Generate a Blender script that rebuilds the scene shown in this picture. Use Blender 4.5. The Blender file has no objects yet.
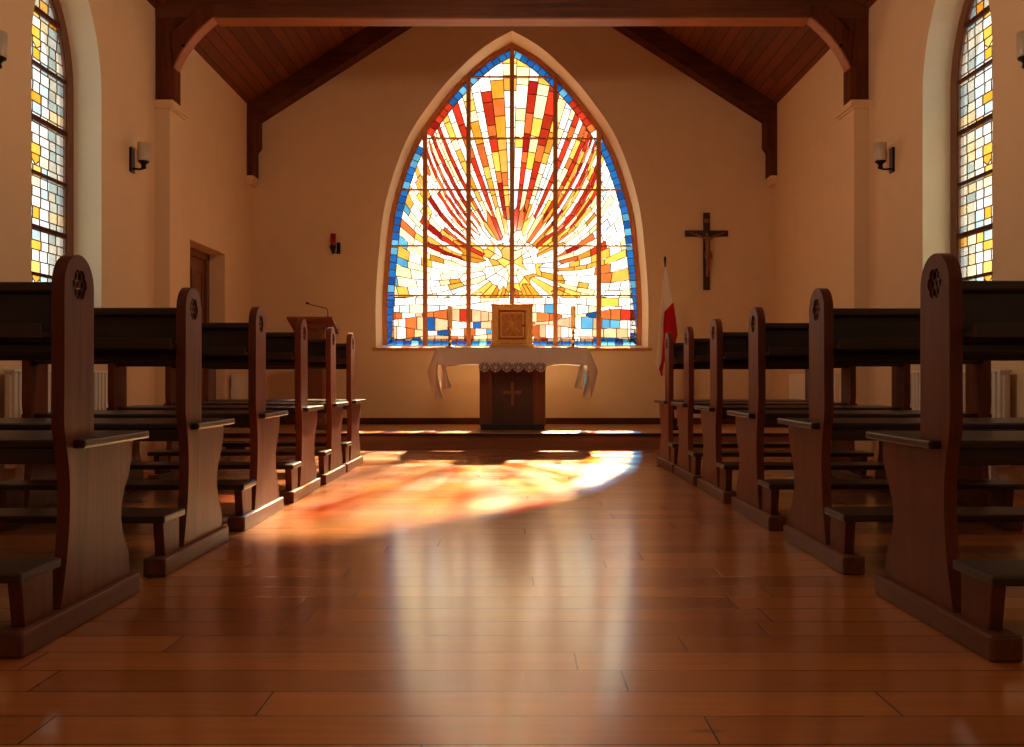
import bpy, math, random
from mathutils import Vector, Matrix
from mathutils.geometry import tessellate_polygon
PI = math.pi
S = bpy.context.scene
COL = S.collection
EYE = 0.652

# ------------------------------------------------------------------ materials
def lin(c):
    r = []
    for v in c:
        v /= 255.0
        r.append(v/12.92 if v <= .04045 else ((v+.055)/1.055)**2.4)
    return (r[0], r[1], r[2], 1.0)

def new_mat(name):
    m = bpy.data.materials.new(name); m.use_nodes = True
    nt = m.node_tree
    return m, nt, nt.nodes, nt.links, nt.nodes['Principled BSDF']

def plain(name, rgb, rough=.6, metal=0, noise=.12, nscale=30, bump=0.0, spec=.5):
    m, nt, N, L, b = new_mat(name)
    tc = N.new('ShaderNodeTexCoord')
    nz = N.new('ShaderNodeTexNoise'); nz.inputs['Scale'].default_value = nscale; nz.inputs['Detail'].default_value = 4
    L.new(tc.outputs['Object'], nz.inputs['Vector'])
    mx = N.new('ShaderNodeMix'); mx.data_type = 'RGBA'
    c = lin(rgb)
    mx.inputs[6].default_value = tuple([v*(1-noise) for v in c[:3]]+[1])
    mx.inputs[7].default_value = tuple([min(1, v*(1+noise)) for v in c[:3]]+[1])
    L.new(nz.outputs['Fac'], mx.inputs[0]); L.new(mx.outputs[2], b.inputs['Base Color'])
    b.inputs['Roughness'].default_value = rough; b.inputs['Metallic'].default_value = metal
    b.inputs['Specular IOR Level'].default_value = spec
    if bump:
        bp = N.new('ShaderNodeBump'); bp.inputs['Strength'].default_value = bump; bp.inputs['Distance'].default_value = .01
        L.new(nz.outputs['Fac'], bp.inputs['Height']); L.new(bp.outputs[0], b.inputs['Normal'])
    return m

def wood(name, dark, light, axis='Z', rough=.4, scale=1.0, bump=.15, coat=0.0, spec=.5):
    """grain runs along the given object axis"""
    m, nt, N, L, b = new_mat(name)
    tc = N.new('ShaderNodeTexCoord'); mp = N.new('ShaderNodeMapping')
    sc = {'X': (1.2, 22, 22), 'Y': (22, 1.2, 22), 'Z': (22, 22, 1.2)}[axis]
    mp.inputs['Scale'].default_value = [s*scale for s in sc]
    L.new(tc.outputs['Object'], mp.inputs['Vector'])
    nz = N.new('ShaderNodeTexNoise'); nz.inputs['Scale'].default_value = 1.6; nz.inputs['Detail'].default_value = 7
    nz.inputs['Roughness'].default_value = .62; nz.inputs['Distortion'].default_value = .5
    L.new(mp.outputs[0], nz.inputs['Vector'])
    n2 = N.new('ShaderNodeTexNoise'); n2.inputs['Scale'].default_value = 2.2; n2.inputs['Detail'].default_value = 2
    L.new(tc.outputs['Object'], n2.inputs['Vector'])
    ad = N.new('ShaderNodeMath'); ad.operation = 'MULTIPLY_ADD'; ad.inputs[1].default_value = .4
    L.new(n2.outputs['Fac'], ad.inputs[0]); 
    ml = N.new('ShaderNodeMath'); ml.operation = 'MULTIPLY'; ml.inputs[1].default_value = .7
    L.new(nz.outputs['Fac'], ml.inputs[0]); L.new(ml.outputs[0], ad.inputs[2])
    cr = N.new('ShaderNodeValToRGB')
    cr.color_ramp.elements[0].position = .36; cr.color_ramp.elements[0].color = lin(dark)
    cr.color_ramp.elements[1].position = .72; cr.color_ramp.elements[1].color = lin(light)
    L.new(ad.outputs[0], cr.inputs[0]); L.new(cr.outputs[0], b.inputs['Base Color'])
    b.inputs['Roughness'].default_value = rough
    b.inputs['Specular IOR Level'].default_value = spec
    b.inputs['Coat Weight'].default_value = coat; b.inputs['Coat Roughness'].default_value = .2
    bp = N.new('ShaderNodeBump'); bp.inputs['Strength'].default_value = bump; bp.inputs['Distance'].default_value = .003
    L.new(nz.outputs['Fac'], bp.inputs['Height']); L.new(bp.outputs[0], b.inputs['Normal'])
    return m

def planks(name, c1, c2, width, length, gap, rough, swap=False, knots=True, bump=.4, spec=.5, gapcol=(30, 14, 6), off=(0, 0, 0), coat=0.0):
    m, nt, N, L, b = new_mat(name)
    tc = N.new('ShaderNodeTexCoord')
    mp = N.new('ShaderNodeMapping'); mp.inputs['Location'].default_value = off
    L.new(tc.outputs['Object'], mp.inputs['Vector'])
    sep = N.new('ShaderNodeSeparateXYZ'); L.new(mp.outputs[0], sep.inputs[0])
    cb = N.new('ShaderNodeCombineXYZ')
    a, c = (1, 0) if swap else (0, 1)
    L.new(sep.outputs[a], cb.inputs[0]); L.new(sep.outputs[c], cb.inputs[1])
    br = N.new('ShaderNodeTexBrick')
    br.inputs['Scale'].default_value = 1; br.inputs['Mortar Size'].default_value = gap
    br.inputs['Mortar Smooth'].default_value = .1; br.inputs['Bias'].default_value = 0
    br.inputs['Brick Width'].default_value = length; br.inputs['Row Height'].default_value = width
    br.offset = .37; br.offset_frequency = 2
    br.inputs['Color1'].default_value = lin(c1); br.inputs['Color2'].default_value = lin(c2)
    br.inputs['Mortar'].default_value = lin(gapcol)
    # shift every row by a pseudo random amount so butt joints do not line up
    fl = N.new('ShaderNodeMath'); fl.operation = 'DIVIDE'; fl.inputs[1].default_value = width; L.new(sep.outputs[c], fl.inputs[0])
    f2 = N.new('ShaderNodeMath'); f2.operation = 'FLOOR'; L.new(fl.outputs[0], f2.inputs[0])
    wn = N.new('ShaderNodeTexWhiteNoise'); wn.noise_dimensions = '1D'; L.new(f2.outputs[0], wn.inputs['W'])
    ad = N.new('ShaderNodeMath'); ad.operation = 'MULTIPLY_ADD'; ad.inputs[1].default_value = length*3
    L.new(wn.outputs['Value'], ad.inputs[0]); L.new(sep.outputs[a], ad.inputs[2]); L.new(ad.outputs[0], cb.inputs[0])
    L.new(cb.outputs[0], br.inputs['Vector'])
    # grain
    gm = N.new('ShaderNodeMapping'); gm.inputs['Scale'].default_value = (1.5, 26, 1); L.new(cb.outputs[0], gm.inputs['Vector'])
    gz = N.new('ShaderNodeTexNoise'); gz.inputs['Scale'].default_value = 1.5; gz.inputs['Detail'].default_value = 7; gz.inputs['Distortion'].default_value = .8
    L.new(gm.outputs[0], gz.inputs['Vector'])
    gr = N.new('ShaderNodeMapRange'); gr.inputs['From Min'].default_value = .25; gr.inputs['From Max'].default_value = .75
    gr.inputs['To Min'].default_value = .80; gr.inputs['To Max'].default_value = 1.14
    L.new(gz.outputs['Fac'], gr.inputs['Value'])
    mu = N.new('ShaderNodeMix'); mu.data_type = 'RGBA'; mu.blend_type = 'MULTIPLY'; mu.inputs[0].default_value = 1
    L.new(br.outputs['Color'], mu.inputs[6]); L.new(gr.outputs[0], mu.inputs[7])
    out = mu.outputs[2]
    if knots:
        km = N.new('ShaderNodeMapping'); km.inputs['Scale'].default_value = (1.5, 4.6, 1); L.new(cb.outputs[0], km.inputs['Vector'])
        vo = N.new('ShaderNodeTexVoronoi'); vo.inputs['Scale'].default_value = 1.15; L.new(km.outputs[0], vo.inputs['Vector'])
        kr = N.new('ShaderNodeMapRange'); kr.inputs['From Min'].default_value = .015; kr.inputs['From Max'].default_value = .07
        kr.inputs['To Min'].default_value = .4; kr.inputs['To Max'].default_value = 1.0
        L.new(vo.outputs['Distance'], kr.inputs['Value'])
        m2 = N.new('ShaderNodeMix'); m2.data_type = 'RGBA'; m2.blend_type = 'MULTIPLY'; m2.inputs[0].default_value = 1
        L.new(out, m2.inputs[6]); L.new(kr.outputs[0], m2.inputs[7]); out = m2.outputs[2]
    L.new(out, b.inputs['Base Color'])
    rr = N.new('ShaderNodeMapRange'); rr.inputs['To Min'].default_value = rough*.85; rr.inputs['To Max'].default_value = rough*1.2
    L.new(gz.outputs['Fac'], rr.inputs['Value']); L.new(rr.outputs[0], b.inputs['Roughness'])
    b.inputs['Specular IOR Level'].default_value = spec
    b.inputs['Coat Weight'].default_value = coat; b.inputs['Coat Roughness'].default_value = .165; b.inputs['Coat IOR'].default_value = 2.2; b.inputs['Coat Tint'].default_value = (1, .9, .74, 1)
    sb = N.new('ShaderNodeMath'); sb.operation = 'MULTIPLY_ADD'; sb.inputs[1].default_value = -1.0
    L.new(br.outputs['Fac'], sb.inputs[0])
    g2 = N.new('ShaderNodeMath'); g2.operation = 'MULTIPLY'; g2.inputs[1].default_value = .12; L.new(gz.outputs['Fac'], g2.inputs[0]); L.new(g2.outputs[0], sb.inputs[2])
    bp = N.new('ShaderNodeBump'); bp.inputs['Strength'].default_value = bump; bp.inputs['Distance'].default_value = .0015
    L.new(sb.outputs[0], bp.inputs['Height']); L.new(bp.outputs[0], b.inputs['Normal'])
    if coat: L.new(bp.outputs[0], b.inputs['Coat Normal'])
    return m

def glass_mat(name, scatter=.3, gain=1.0, nscale=9):
    """coloured antique glass: mostly see-through, a little milky"""
    m, nt, N, L, b = new_mat(name)
    N.remove(b); out = N['Material Output']
    at = N.new('ShaderNodeAttribute'); at.attribute_name = 'pane'
    tc = N.new('ShaderNodeTexCoord'); nz = N.new('ShaderNodeTexNoise'); nz.inputs['Scale'].default_value = nscale; nz.inputs['Detail'].default_value = 5
    L.new(tc.outputs['Object'], nz.inputs['Vector'])
    mr = N.new('ShaderNodeMapRange'); mr.inputs['From Min'].default_value = .25; mr.inputs['From Max'].default_value = .75
    mr.inputs['To Min'].default_value = .68*gain; mr.inputs['To Max'].default_value = 1.0*gain; L.new(nz.outputs['Fac'], mr.inputs['Value'])
    mu = N.new('ShaderNodeMix'); mu.data_type = 'RGBA'; mu.blend_type = 'MULTIPLY'; mu.inputs[0].default_value = 1
    L.new(at.outputs['Color'], mu.inputs[6]); L.new(mr.outputs[0], mu.inputs[7])
    tr = N.new('ShaderNodeBsdfTransparent'); tl = N.new('ShaderNodeBsdfTranslucent'); gl = N.new('ShaderNodeBsdfGlossy')
    gl.inputs['Roughness'].default_value = .1
    L.new(mu.outputs[2], tr.inputs[0]); L.new(mu.outputs[2], tl.inputs[0])
    m1 = N.new('ShaderNodeMixShader'); m1.inputs[0].default_value = scatter
    L.new(tr.outputs[0], m1.inputs[1]); L.new(tl.outputs[0], m1.inputs[2])
    m2 = N.new('ShaderNodeMixShader'); m2.inputs[0].default_value = .04
    L.new(m1.outputs[0], m2.inputs[1]); L.new(gl.outputs[0], m2.inputs[2]); L.new(m2.outputs[0], out.inputs[0])
    return m

M = {}
M['reveal_lit'] = plain('reveal_plaster_lit', (240, 226, 196), .85, noise=.04, nscale=6, spec=.2)  # wall plaster in a paler tone, daylight on the reveals put into colour
M['plaster'] = plain('warm_plaster', (226, 194, 152), .9, noise=.05, nscale=6, bump=.04, spec=.2)
M['stone'] = plain('sill_stone', (205, 170, 130), .8, noise=.05)
M['floor'] = planks('oak_floor', (210, 132, 68), (170, 98, 47), .141, 1.25, .0022, .325, off=(0, .02, 0), spec=.35, coat=1.0)
M['platform'] = planks('oak_platform', (196, 134, 74), (168, 108, 56), .12, 1.4, .0016, .3, spec=.5)
M['ceiling'] = planks('ceiling_boards', (124, 62, 28), (100, 48, 21), .085, 2.2, .0034, .55, swap=True, knots=True, spec=.3, gapcol=(24, 10, 5))
M['beam_x'] = wood('beam_wood_x', (62, 30, 14), (104, 54, 26), 'X', .7, .6, spec=.12)
M['beam_z'] = wood('beam_wood_z', (70, 32, 16), (112, 56, 28), 'Z', .7, .6, spec=.12)
M['beam_lit'] = wood('beam_wood_lit', (150, 84, 40), (176, 104, 56), 'X', .5, .5)  # lighter tone paints the light caught by the timber undersides
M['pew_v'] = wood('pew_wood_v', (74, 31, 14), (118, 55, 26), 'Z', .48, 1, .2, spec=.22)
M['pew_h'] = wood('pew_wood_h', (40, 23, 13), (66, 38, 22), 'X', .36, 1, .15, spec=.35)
M['pew_y'] = wood('pew_wood_y', (76, 38, 19), (118, 64, 33), 'Y', .45, 1, .15, spec=.3)
M['carve'] = plain('carved_dark', (28, 16, 10), .6)
M['frame'] = wood('window_wood', (176, 108, 56), (208, 138, 78), 'Z', .5)
M['frame_side'] = wood('side_window_wood', (100, 60, 34), (136, 86, 50), 'Z', .5)
M['glass_clear'] = glass_mat('clear_leaded_glass', .3, 1.0)  # for the unseen added windows, lets in extra daylight
M['lead'] = plain('lead_came', (120, 78, 42), .5, .2)
M['glass'] = glass_mat('stained_glass', .05)
M['glass_side'] = glass_mat('leaded_glass', .3, .62)
M['door'] = wood('door_wood', (92, 44, 20), (130, 68, 34), 'Z', .4)
M['black'] = plain('black_iron', (20, 16, 14), .45, .6)
M['bronze'] = plain('dark_bronze', (40, 26, 18), .4, .7)
M['brass'] = plain('brass', (190, 140, 70), .28, 1.0)
M['gold'] = plain('gilded_metal', (232, 160, 76), .42, .5, noise=.35, nscale=60, bump=.3)
M['gold_dark'] = plain('gilded_relief', (196, 120, 52), .45, .4, noise=.45, nscale=80, bump=.4)
M['cloth'] = plain('white_linen', (236, 226, 214), .95, noise=.04, nscale=120, bump=.05, spec=.1)
M['lace'] = plain('lace_thread', (92, 70, 50), .95)
M['wax'] = plain('candle_wax', (236, 214, 176), .5, noise=.05)
M['frost'] = plain('opal_glass', (232, 214, 186), .35, noise=.03)
M['radiator'] = plain('radiator_enamel', (226, 212, 192), .4, noise=.03)
M['red_glass'] = plain('ruby_glass', (150, 12, 10), .15)
M['flag_white'] = plain('flag_white', (240, 228, 210), .9, noise=.03, nscale=80)
M['flag_red'] = plain('flag_red', (205, 18, 34), .9, noise=.06, nscale=80)
M['corpus'] = plain('carved_figure', (150, 92, 52), .45, .2)
M['lect'] = wood('lectern_wood', (104, 56, 28), (146, 84, 44), 'Z', .4)
M['alt_a'] = wood('altar_wood', (84, 42, 20), (116, 62, 32), 'Z', .4)
M['alt_b'] = wood('altar_panel', (58, 32, 18), (80, 46, 26), 'Z', .5)
M['cross_wood'] = wood('cross_wood', (44, 22, 12), (70, 36, 20), 'Z', .5)
M['plinth'] = plain('dark_plinth', (34, 22, 15), .5)
for k in ('cloth', 'flag_white', 'flag_red', 'wax', 'frost'):     # thin fabric lets some light through
    nt = M[k].node_tree; N, L = nt.nodes, nt.links
    b = N['Principled BSDF']; o = N['Material Output']
    t = N.new('ShaderNodeBsdfTranslucent'); mx = N.new('ShaderNodeMixShader'); mx.inputs[0].default_value = .35
    L.new(b.inputs['Base Color'].links[0].from_socket, t.inputs[0])
    L.new(b.outputs[0], mx.inputs[1]); L.new(t.outputs[0], mx.inputs[2]); L.new(mx.outputs[0], o.inputs[0])

M['riser'] = wood('riser_wood', (120, 66, 32), (156, 94, 50), 'X', .5, .6)
M['tie'] = wood('tie_beam_wood', (70, 34, 16), (116, 62, 30), 'X', .5, .6, spec=.4)
M['fill_glow'] = plain('fill_lamp_glass', (250, 230, 200), .4)  # globe glass of the added fill lamps
b = M['fill_glow'].node_tree.nodes['Principled BSDF']; b.inputs['Emission Color'].default_value = (1, .75, .5, 1); b.inputs['Emission Strength'].default_value = 3
# ------------------------------------------------------------------ mesh helpers
class MB:
    def __init__(s): s.v = []; s.f = []; s.sm = []
    def add(s, vs, fs, smooth=False):
        n = len(s.v); s.v += [tuple(v) for v in vs]
        for f in fs: s.f.append([i+n for i in f]); s.sm.append(smooth)
        return s
    def box(s, x0, x1, y0, y1, z0, z1):
        x0, x1 = min(x0, x1), max(x0, x1); y0, y1 = min(y0, y1), max(y0, y1); z0, z1 = min(z0, z1), max(z0, z1)
        return s.add([(x0,y0,z0),(x1,y0,z0),(x1,y1,z0),(x0,y1,z0),(x0,y0,z1),(x1,y0,z1),(x1,y1,z1),(x0,y1,z1)],
                     [(0,3,2,1),(4,5,6,7),(0,1,5,4),(1,2,6,5),(2,3,7,6),(3,0,4,7)])
    def prism(s, loops, fn, t0, t1):
        """loops: outer + holes in 2-D; fn(u, v, t) -> xyz"""
        flat = [p for l in loops for p in l]; n = len(flat)
        tris = tessellate_polygon([[Vector((p[0], p[1], 0)) for p in l] for l in loops])
        vs = [fn(p[0], p[1], t0) for p in flat]+[fn(p[0], p[1], t1) for p in flat]
        fs = []
        if len(loops) == 1:
            fs += [tuple(range(n)), tuple(range(2*n-1, n-1, -1))] if convex(flat) else [tuple(t) for t in tris]+[tuple(n+i for i in reversed(t)) for t in tris]
        else:
            fs += [tuple(t) for t in tris]+[tuple(n+i for i in reversed(t)) for t in tris]
        k = 0
        for l in loops:
            m = len(l)
            for i in range(m):
                a, b = k+i, k+(i+1) % m; fs.append((a, b, n+b, n+a))
            k += m
        return s.add(vs, fs)
    def lathe(s, prof, cx, cy, n=20, z0=0, smooth=True):
        vs = []; fs = []
        for r, z in prof:
            for i in range(n):
                a = 2*PI*i/n; vs.append((cx+r*math.cos(a), cy+r*math.sin(a), z0+z))
        for j in range(len(prof)-1):
            for i in range(n):
                a, b = j*n+i, j*n+(i+1) % n; fs.append((a, b, b+n, a+n))
        fs.append(tuple(range(n-1, -1, -1))); fs.append(tuple((len(prof)-1)*n+i for i in range(n)))
        return s.add(vs, fs, smooth)
    def tube(s, pts, r, n=8, closed=False):
        pts = [Vector(p) for p in pts]; m = len(pts); vs = []; fs = []
        up = None
        for i, p in enumerate(pts):
            a = pts[(i-1) % m] if (closed or i > 0) else p; b = pts[(i+1) % m] if (closed or i < m-1) else p
            t = (b-a).normalized()
            if up is None: up = Vector((0, 0, 1)) if abs(t.z) < .9 else Vector((1, 0, 0))
            u = t.cross(up)
            if u.length < 1e-4: u = t.cross(Vector((1, 0, 0)))
            u.normalize(); w = u.cross(t).normalized()
            rr = r[i] if isinstance(r, (list, tuple)) else r
            for k in range(n):
                an = 2*PI*k/n; vs.append(p+u*math.cos(an)*rr+w*math.sin(an)*rr)
        for i in range(m if closed else m-1):
            for k in range(n):
                a, b = i*n+k, i*n+(k+1) % n; c, d = ((i+1) % m)*n+(k+1) % n, ((i+1) % m)*n+k; fs.append((a, b, c, d))
        if not closed: fs.append(tuple(range(n-1, -1, -1))); fs.append(tuple((m-1)*n+k for k in range(n)))
        return s.add(vs, fs, True)
    def build(s, name, mat, parent=None, bevel=0, recalc=True):
        me = bpy.data.meshes.new(name); me.from_pydata(s.v, [], s.f)
        me.polygons.foreach_set('use_smooth', s.sm)
        if recalc:
            import bmesh
            bm = bmesh.new(); bm.from_mesh(me); bmesh.ops.recalc_face_normals(bm, faces=bm.faces); bm.to_mesh(me); bm.free()
        me.materials.append(mat); me.update()
        o = bpy.data.objects.new(name, me); COL.objects.link(o)
        if parent: o.parent = parent
        if bevel:
            bv = o.modifiers.new('edge', 'BEVEL'); bv.width = bevel; bv.segments = 2; bv.limit_method = 'ANGLE'; bv.angle_limit = .7
        return o

def convex(p):
    sg = 0; n = len(p)
    for i in range(n):
        a, b, c = p[i], p[(i+1) % n], p[(i+2) % n]
        cr = (b[0]-a[0])*(c[1]-b[1])-(b[1]-a[1])*(c[0]-b[0])
        if abs(cr) < 1e-12: continue
        if sg == 0: sg = 1 if cr > 0 else -1
        elif (cr > 0) != (sg > 0): return False
    return True

def tag(o, label=None, cat=None, group=None, kind=None):
    if label: o['label'] = label
    if cat: o['category'] = cat
    if group: o['group'] = group
    if kind: o['kind'] = kind
    return o
def empty(name, loc, label=None, cat=None, group=None, kind=None):
    o = bpy.data.objects.new(name, None); COL.objects.link(o); o.location = loc; o.empty_display_size = .1
    return tag(o, label, cat, group, kind)

def area(p): return .5*sum(p[i][0]*p[(i+1) % len(p)][1]-p[(i+1) % len(p)][0]*p[i][1] for i in range(len(p)))
def offset(p, d):
    """inset (d>0) a counter-clockwise loop"""
    n = len(p); out = []
    if area(p) < 0: p = p[::-1]
    for i in range(n):
        a, b, c = p[i-1], p[i], p[(i+1) % n]
        e1 = (b[0]-a[0], b[1]-a[1]); e2 = (c[0]-b[0], c[1]-b[1])
        l1 = math.hypot(*e1) or 1e-9; l2 = math.hypot(*e2) or 1e-9
        n1 = (-e1[1]/l1, e1[0]/l1); n2 = (-e2[1]/l2, e2[0]/l2)
        k = 1+n1[0]*n2[0]+n1[1]*n2[1]; k = max(k, .35)
        out.append((b[0]+d*(n1[0]+n2[0])/k, b[1]+d*(n1[1]+n2[1])/k))
    return out
def clip(sub, cl):
    """Sutherland-Hodgman, cl convex ccw"""
    out = sub
    for i in range(len(cl)):
        a, b = cl[i], cl[(i+1) % len(cl)]
        def side(p): return (b[0]-a[0])*(p[1]-a[1])-(b[1]-a[1])*(p[0]-a[0])
        inp, out = out, []
        for j in range(len(inp)):
            p, q = inp[j-1], inp[j]; sp, sq = side(p), side(q)
            if (sp >= 0) != (sq >= 0):
                t = sp/(sp-sq); out.append((p[0]+t*(q[0]-p[0]), p[1]+t*(q[1]-p[1])))
            if sq >= 0: out.append(q)
        if not out: return []
    r = []
    for p in out:
        if not r or math.hypot(p[0]-r[-1][0], p[1]-r[-1][1]) > .002: r.append(p)
    if len(r) > 1 and math.hypot(r[0][0]-r[-1][0], r[0][1]-r[-1][1]) < .002: r.pop()
    return r if len(r) > 2 and abs(area(r)) > 1e-4 else []

# ------------------------------------------------------------------ outlines of the openings
def smooth_curve(pts, n=6):
    out = []
    P = [pts[0]]+pts+[pts[-1]]
    for i in range(1, len(P)-2):
        for k in range(n):
            t = k/n; a, b, c, d = P[i-1], P[i], P[i+1], P[i+2]
            out.append(tuple(.5*((2*b[j])+(-a[j]+c[j])*t+(2*a[j]-5*b[j]+4*c[j]-d[j])*t*t+(-a[j]+3*b[j]-3*c[j]+d[j])*t**3) for j in (0, 1)))
    out.append(pts[-1]); return out
YW = 10.3                       # room face of the altar wall
SW = 2.85                       # side walls
EAVE, SLOPE = 3.60, .642
RIDGE = EAVE+SW*SLOPE
half_px = [(136, 348), (136.3, 300), (133, 252), (126, 200), (106, 141), (79, 99), (53, 69), (27, 46), (0, 30.5)]
right = smooth_curve([(w/91.3, EYE+(378-y)/91.3) for w, y in half_px], 5)
arch_big = right+[(-x, z) for x, z in right[-2::-1]]               # ccw, starts bottom right
arch_big_in = offset(arch_big, .055)
arch_big_in = [(x, .985 if z < 1.06 else z) for x, z in arch_big_in]

def pointed(w, z0, zs, za, n=10):
    hh = za-zs; R = (w*w+hh*hh)/(2*w); c = w-R; a1 = math.atan2(hh, -c)
    r = [(w, z0), (w, zs)]+[(c+R*math.cos(a1*i/n), zs+R*math.sin(a1*i/n)) for i in range(1, n)]+[(0, za)]
    return r+[(-x, z) for x, z in r[-2::-1]]
SIDE_W = pointed(.475, 1.02, 2.62, 3.42)
SIDE_Y = [6.05, 2.45, -1.15]  # second and third pairs are unseen, added to light the room

# ------------------------------------------------------------------ walls
def wall(name, outer, holes, fn, thick, outer_holes=None, mat=None):
    mb = MB(); oh = outer_holes or holes; rev = []
    for (lo, t) in ((holes, 0), (oh, thick)):
        loops = [outer]+lo; flat = [p for l in loops for p in l]
        tris = tessellate_polygon([[Vector((p[0], p[1], 0)) for p in l] for l in loops])
        mb.add([fn(p[0], p[1], t) for p in flat], [tuple(x) for x in tris])
    n = len(outer)
    mb.add([fn(p[0], p[1], 0) for p in outer]+[fn(p[0], p[1], thick) for p in outer], [(i, (i+1) % n, n+(i+1) % n, n+i) for i in range(n)])
    for a, b in zip(holes, oh):
        n = len(a)
        mb.add([fn(p[0], p[1], 0) for p in a]+[fn(p[0], p[1], thick) for p in b], [(i, (i+1) % n, n+(i+1) % n, n+i) for i in range(n)])
        if n > 8: rev += range(len(mb.f)-n, len(mb.f))
    o = mb.build(name, mat or M['plaster'], recalc=False); o.data.materials.append(M['reveal_lit'])
    for i in rev: o.data.polygons[i].material_index = 1  # reveal faces get the paler tone that paints daylight
    return tag(o, kind='structure')

fy = lambda u, v, t: (u, YW+t, v)
gable = [(-SW-.35, 0), (SW+.35, 0), (SW+.35, EAVE-.2), (0, RIDGE+.25), (-SW-.35, EAVE-.2)]
wall('wall_back', gable, [arch_big], fy, .38, [offset(arch_big, .062)])
wall('wall_front', gable, [], lambda u, v, t: (u, -3-t, v), .3)
DOOR = [(8.32, .147), (9.33, .147), (9.33, 1.88), (8.32, 1.88)]
def side_holes(door, inset=0):
    h = [[(y+u, z) for u, z in offset(SIDE_W, inset)] for y in SIDE_Y]
    if door: h.append(DOOR)
    return h
side_outer = [(-3, 0), (YW, 0), (YW, EAVE+.1), (-3, EAVE+.1)]
wall('wall_left', side_outer, side_holes(True), lambda u, v, t: (-SW-t, u, v), .35, side_holes(True, .03))
wall('wall_right', side_outer, side_holes(False), lambda u, v, t: (SW+t, u, v), .35, side_holes(False, .03))
tag(MB().box(-SW-.35, SW+.35, -3.3, YW+.38, -.12, 0).build('floor', M['floor']), kind='structure')
mb = MB()
for s in (-1, 1):
    e = SW+.5
    mb.add([(s*e, -3.3, RIDGE-SLOPE*e), (0, -3.3, RIDGE), (0, YW+.38, RIDGE), (s*e, YW+.38, RIDGE-SLOPE*e),
            (s*e, -3.3, RIDGE-SLOPE*e+.12), (0, -3.3, RIDGE+.12), (0, YW+.38, RIDGE+.12), (s*e, YW+.38, RIDGE-SLOPE*e+.12)],
           [(0,1,2,3),(4,7,6,5),(0,4,5,1),(3,2,6,7),(0,3,7,4)])
tag(mb.build('ceiling', M['ceiling']), kind='structure')

# pilasters with a small cornice
for i, s in enumerate((-1, 1)):
    mb = MB(); mb.box(s*(SW+.01), s*2.73, 7.5, 7.82, 0, 2.80)
    mb.box(s*(SW+.01), s*2.715, 7.485, 7.835, 2.80, 2.815)
    mb.prism([[(7.485, 2.815), (7.835, 2.815), (7.86, 2.85), (7.46, 2.85)]], lambda u, v, t: (t, u, v), s*(SW+.01), s*2.695)
    mb.prism([[(7.46, 2.85), (7.86, 2.85), (7.86, 2.862), (7.46, 2.862)]], lambda u, v, t: (t, u, v), s*(SW+.01), s*2.695)
    tag(mb.build('trim_%d' % (i+1), M['plaster']), kind='structure')
    mb = MB(); mb.box(s*SW+.0, s*2.775, YW-.22, YW, 2.775, 2.825); mb.box(s*SW, s*2.79, YW-.2, YW, 2.74, 2.775)
    tag(mb.build('trim_%d' % (i+3), M['plaster']), kind='structure')
for nm, a in (('baseboard_back', (-SW, SW, YW-.022, YW, .147, .215)),):
    tag(MB().box(*a).build(nm, M['beam_x'], bevel=.004), kind='structure')

# ------------------------------------------------------------------ roof timbers
def arc_pts(p0, p1, bulge, n=10):
    out = []
    for i in range(n+1):
        t = i/n; x = p0[0]+(p1[0]-p0[0])*t; z = p0[1]+(p1[1]-p0[1])*t
        dx, dz = p1[0]-p0[0], p1[1]-p0[1]; l = math.hypot(dx, dz); k = 4*t*(1-t)*bulge
        out.append((x-dz/l*k, z+dx/l*k))
    return out
YT = 7.5
tr = empty('roof_truss', (0, YT, 2.862), 'large dark timber roof truss with curved braces, standing on the two pilasters', 'roof truss')
def sub(mb, name, mat, root, bevel=0):
    o = mb.build(name, mat, root, bevel)
    for v in o.data.vertices: v.co -= Vector(root.location)
    return o
fY = lambda u, v, t: (u, t, v)
sub(MB().box(-SW, SW, YT, YT+.17, 3.53, 3.84), 'tie_beam', M['tie'], tr, .008)
for s in (-1, 1):
    sub(MB().box(s*SW, s*2.70, YT+.006, YT+.164, 2.862, 3.56), 'post', M['beam_z'], tr, .008)
    lo = arc_pts((2.70, 3.13), (2.385, 3.53), -.035)          # curved underside of the brace
    up = [(2.62, 3.62), (2.72, 3.45)]
    pr = [(s*x, z) for x, z in lo]+[(s*2.37, 3.535), (s*2.37, 3.62), (s*2.50, 3.62), (s*2.72, 3.40)]
    sub(MB().prism([pr], fY, YT-.012, YT+.115), 'knee_brace', M['beam_z'], tr, .006)
    sub(MB().tube([(s*2.62, YT-.016, 3.30), (s*2.62, YT-.004, 3.30)], .014, 10), 'bolt', M['black'], tr)
    ra = [(s*SW, EAVE-.28), (s*SW, EAVE-.01), (0, RIDGE-.01), (0, RIDGE-.24)]
    sub(MB().prism([ra], fY, YT+.012, YT+.158), 'rafter', M['beam_x'], tr, .006)
sub(MB().box(-2.38, 2.38, YT+.004, YT+.166, 3.519, 3.531), 'soffit_lit_strip', M['beam_lit'], tr, .003)['label'] = 'lighter strip painting the lit underside of the tie beam'  # added strip, light on the beam underside put into its colour
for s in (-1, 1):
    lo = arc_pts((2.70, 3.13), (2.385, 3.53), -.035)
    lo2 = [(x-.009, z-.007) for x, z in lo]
    sub(MB().prism([[(s*x, z) for x, z in lo2]+[(s*x, z) for x, z in lo[::-1]]], fY, YT-.009, YT+.112), 'brace_lit_strip', M['beam_lit'], tr)['label'] = 'lighter curved strip painting the lit underside of the brace'  # added strip too, the brace's lit underside as a lighter colour
rt = empty('gable_truss', (0, YW-.1, 2.825), 'dark sloping rafters with short wall posts lying against the altar wall', 'roof truss')
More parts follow.
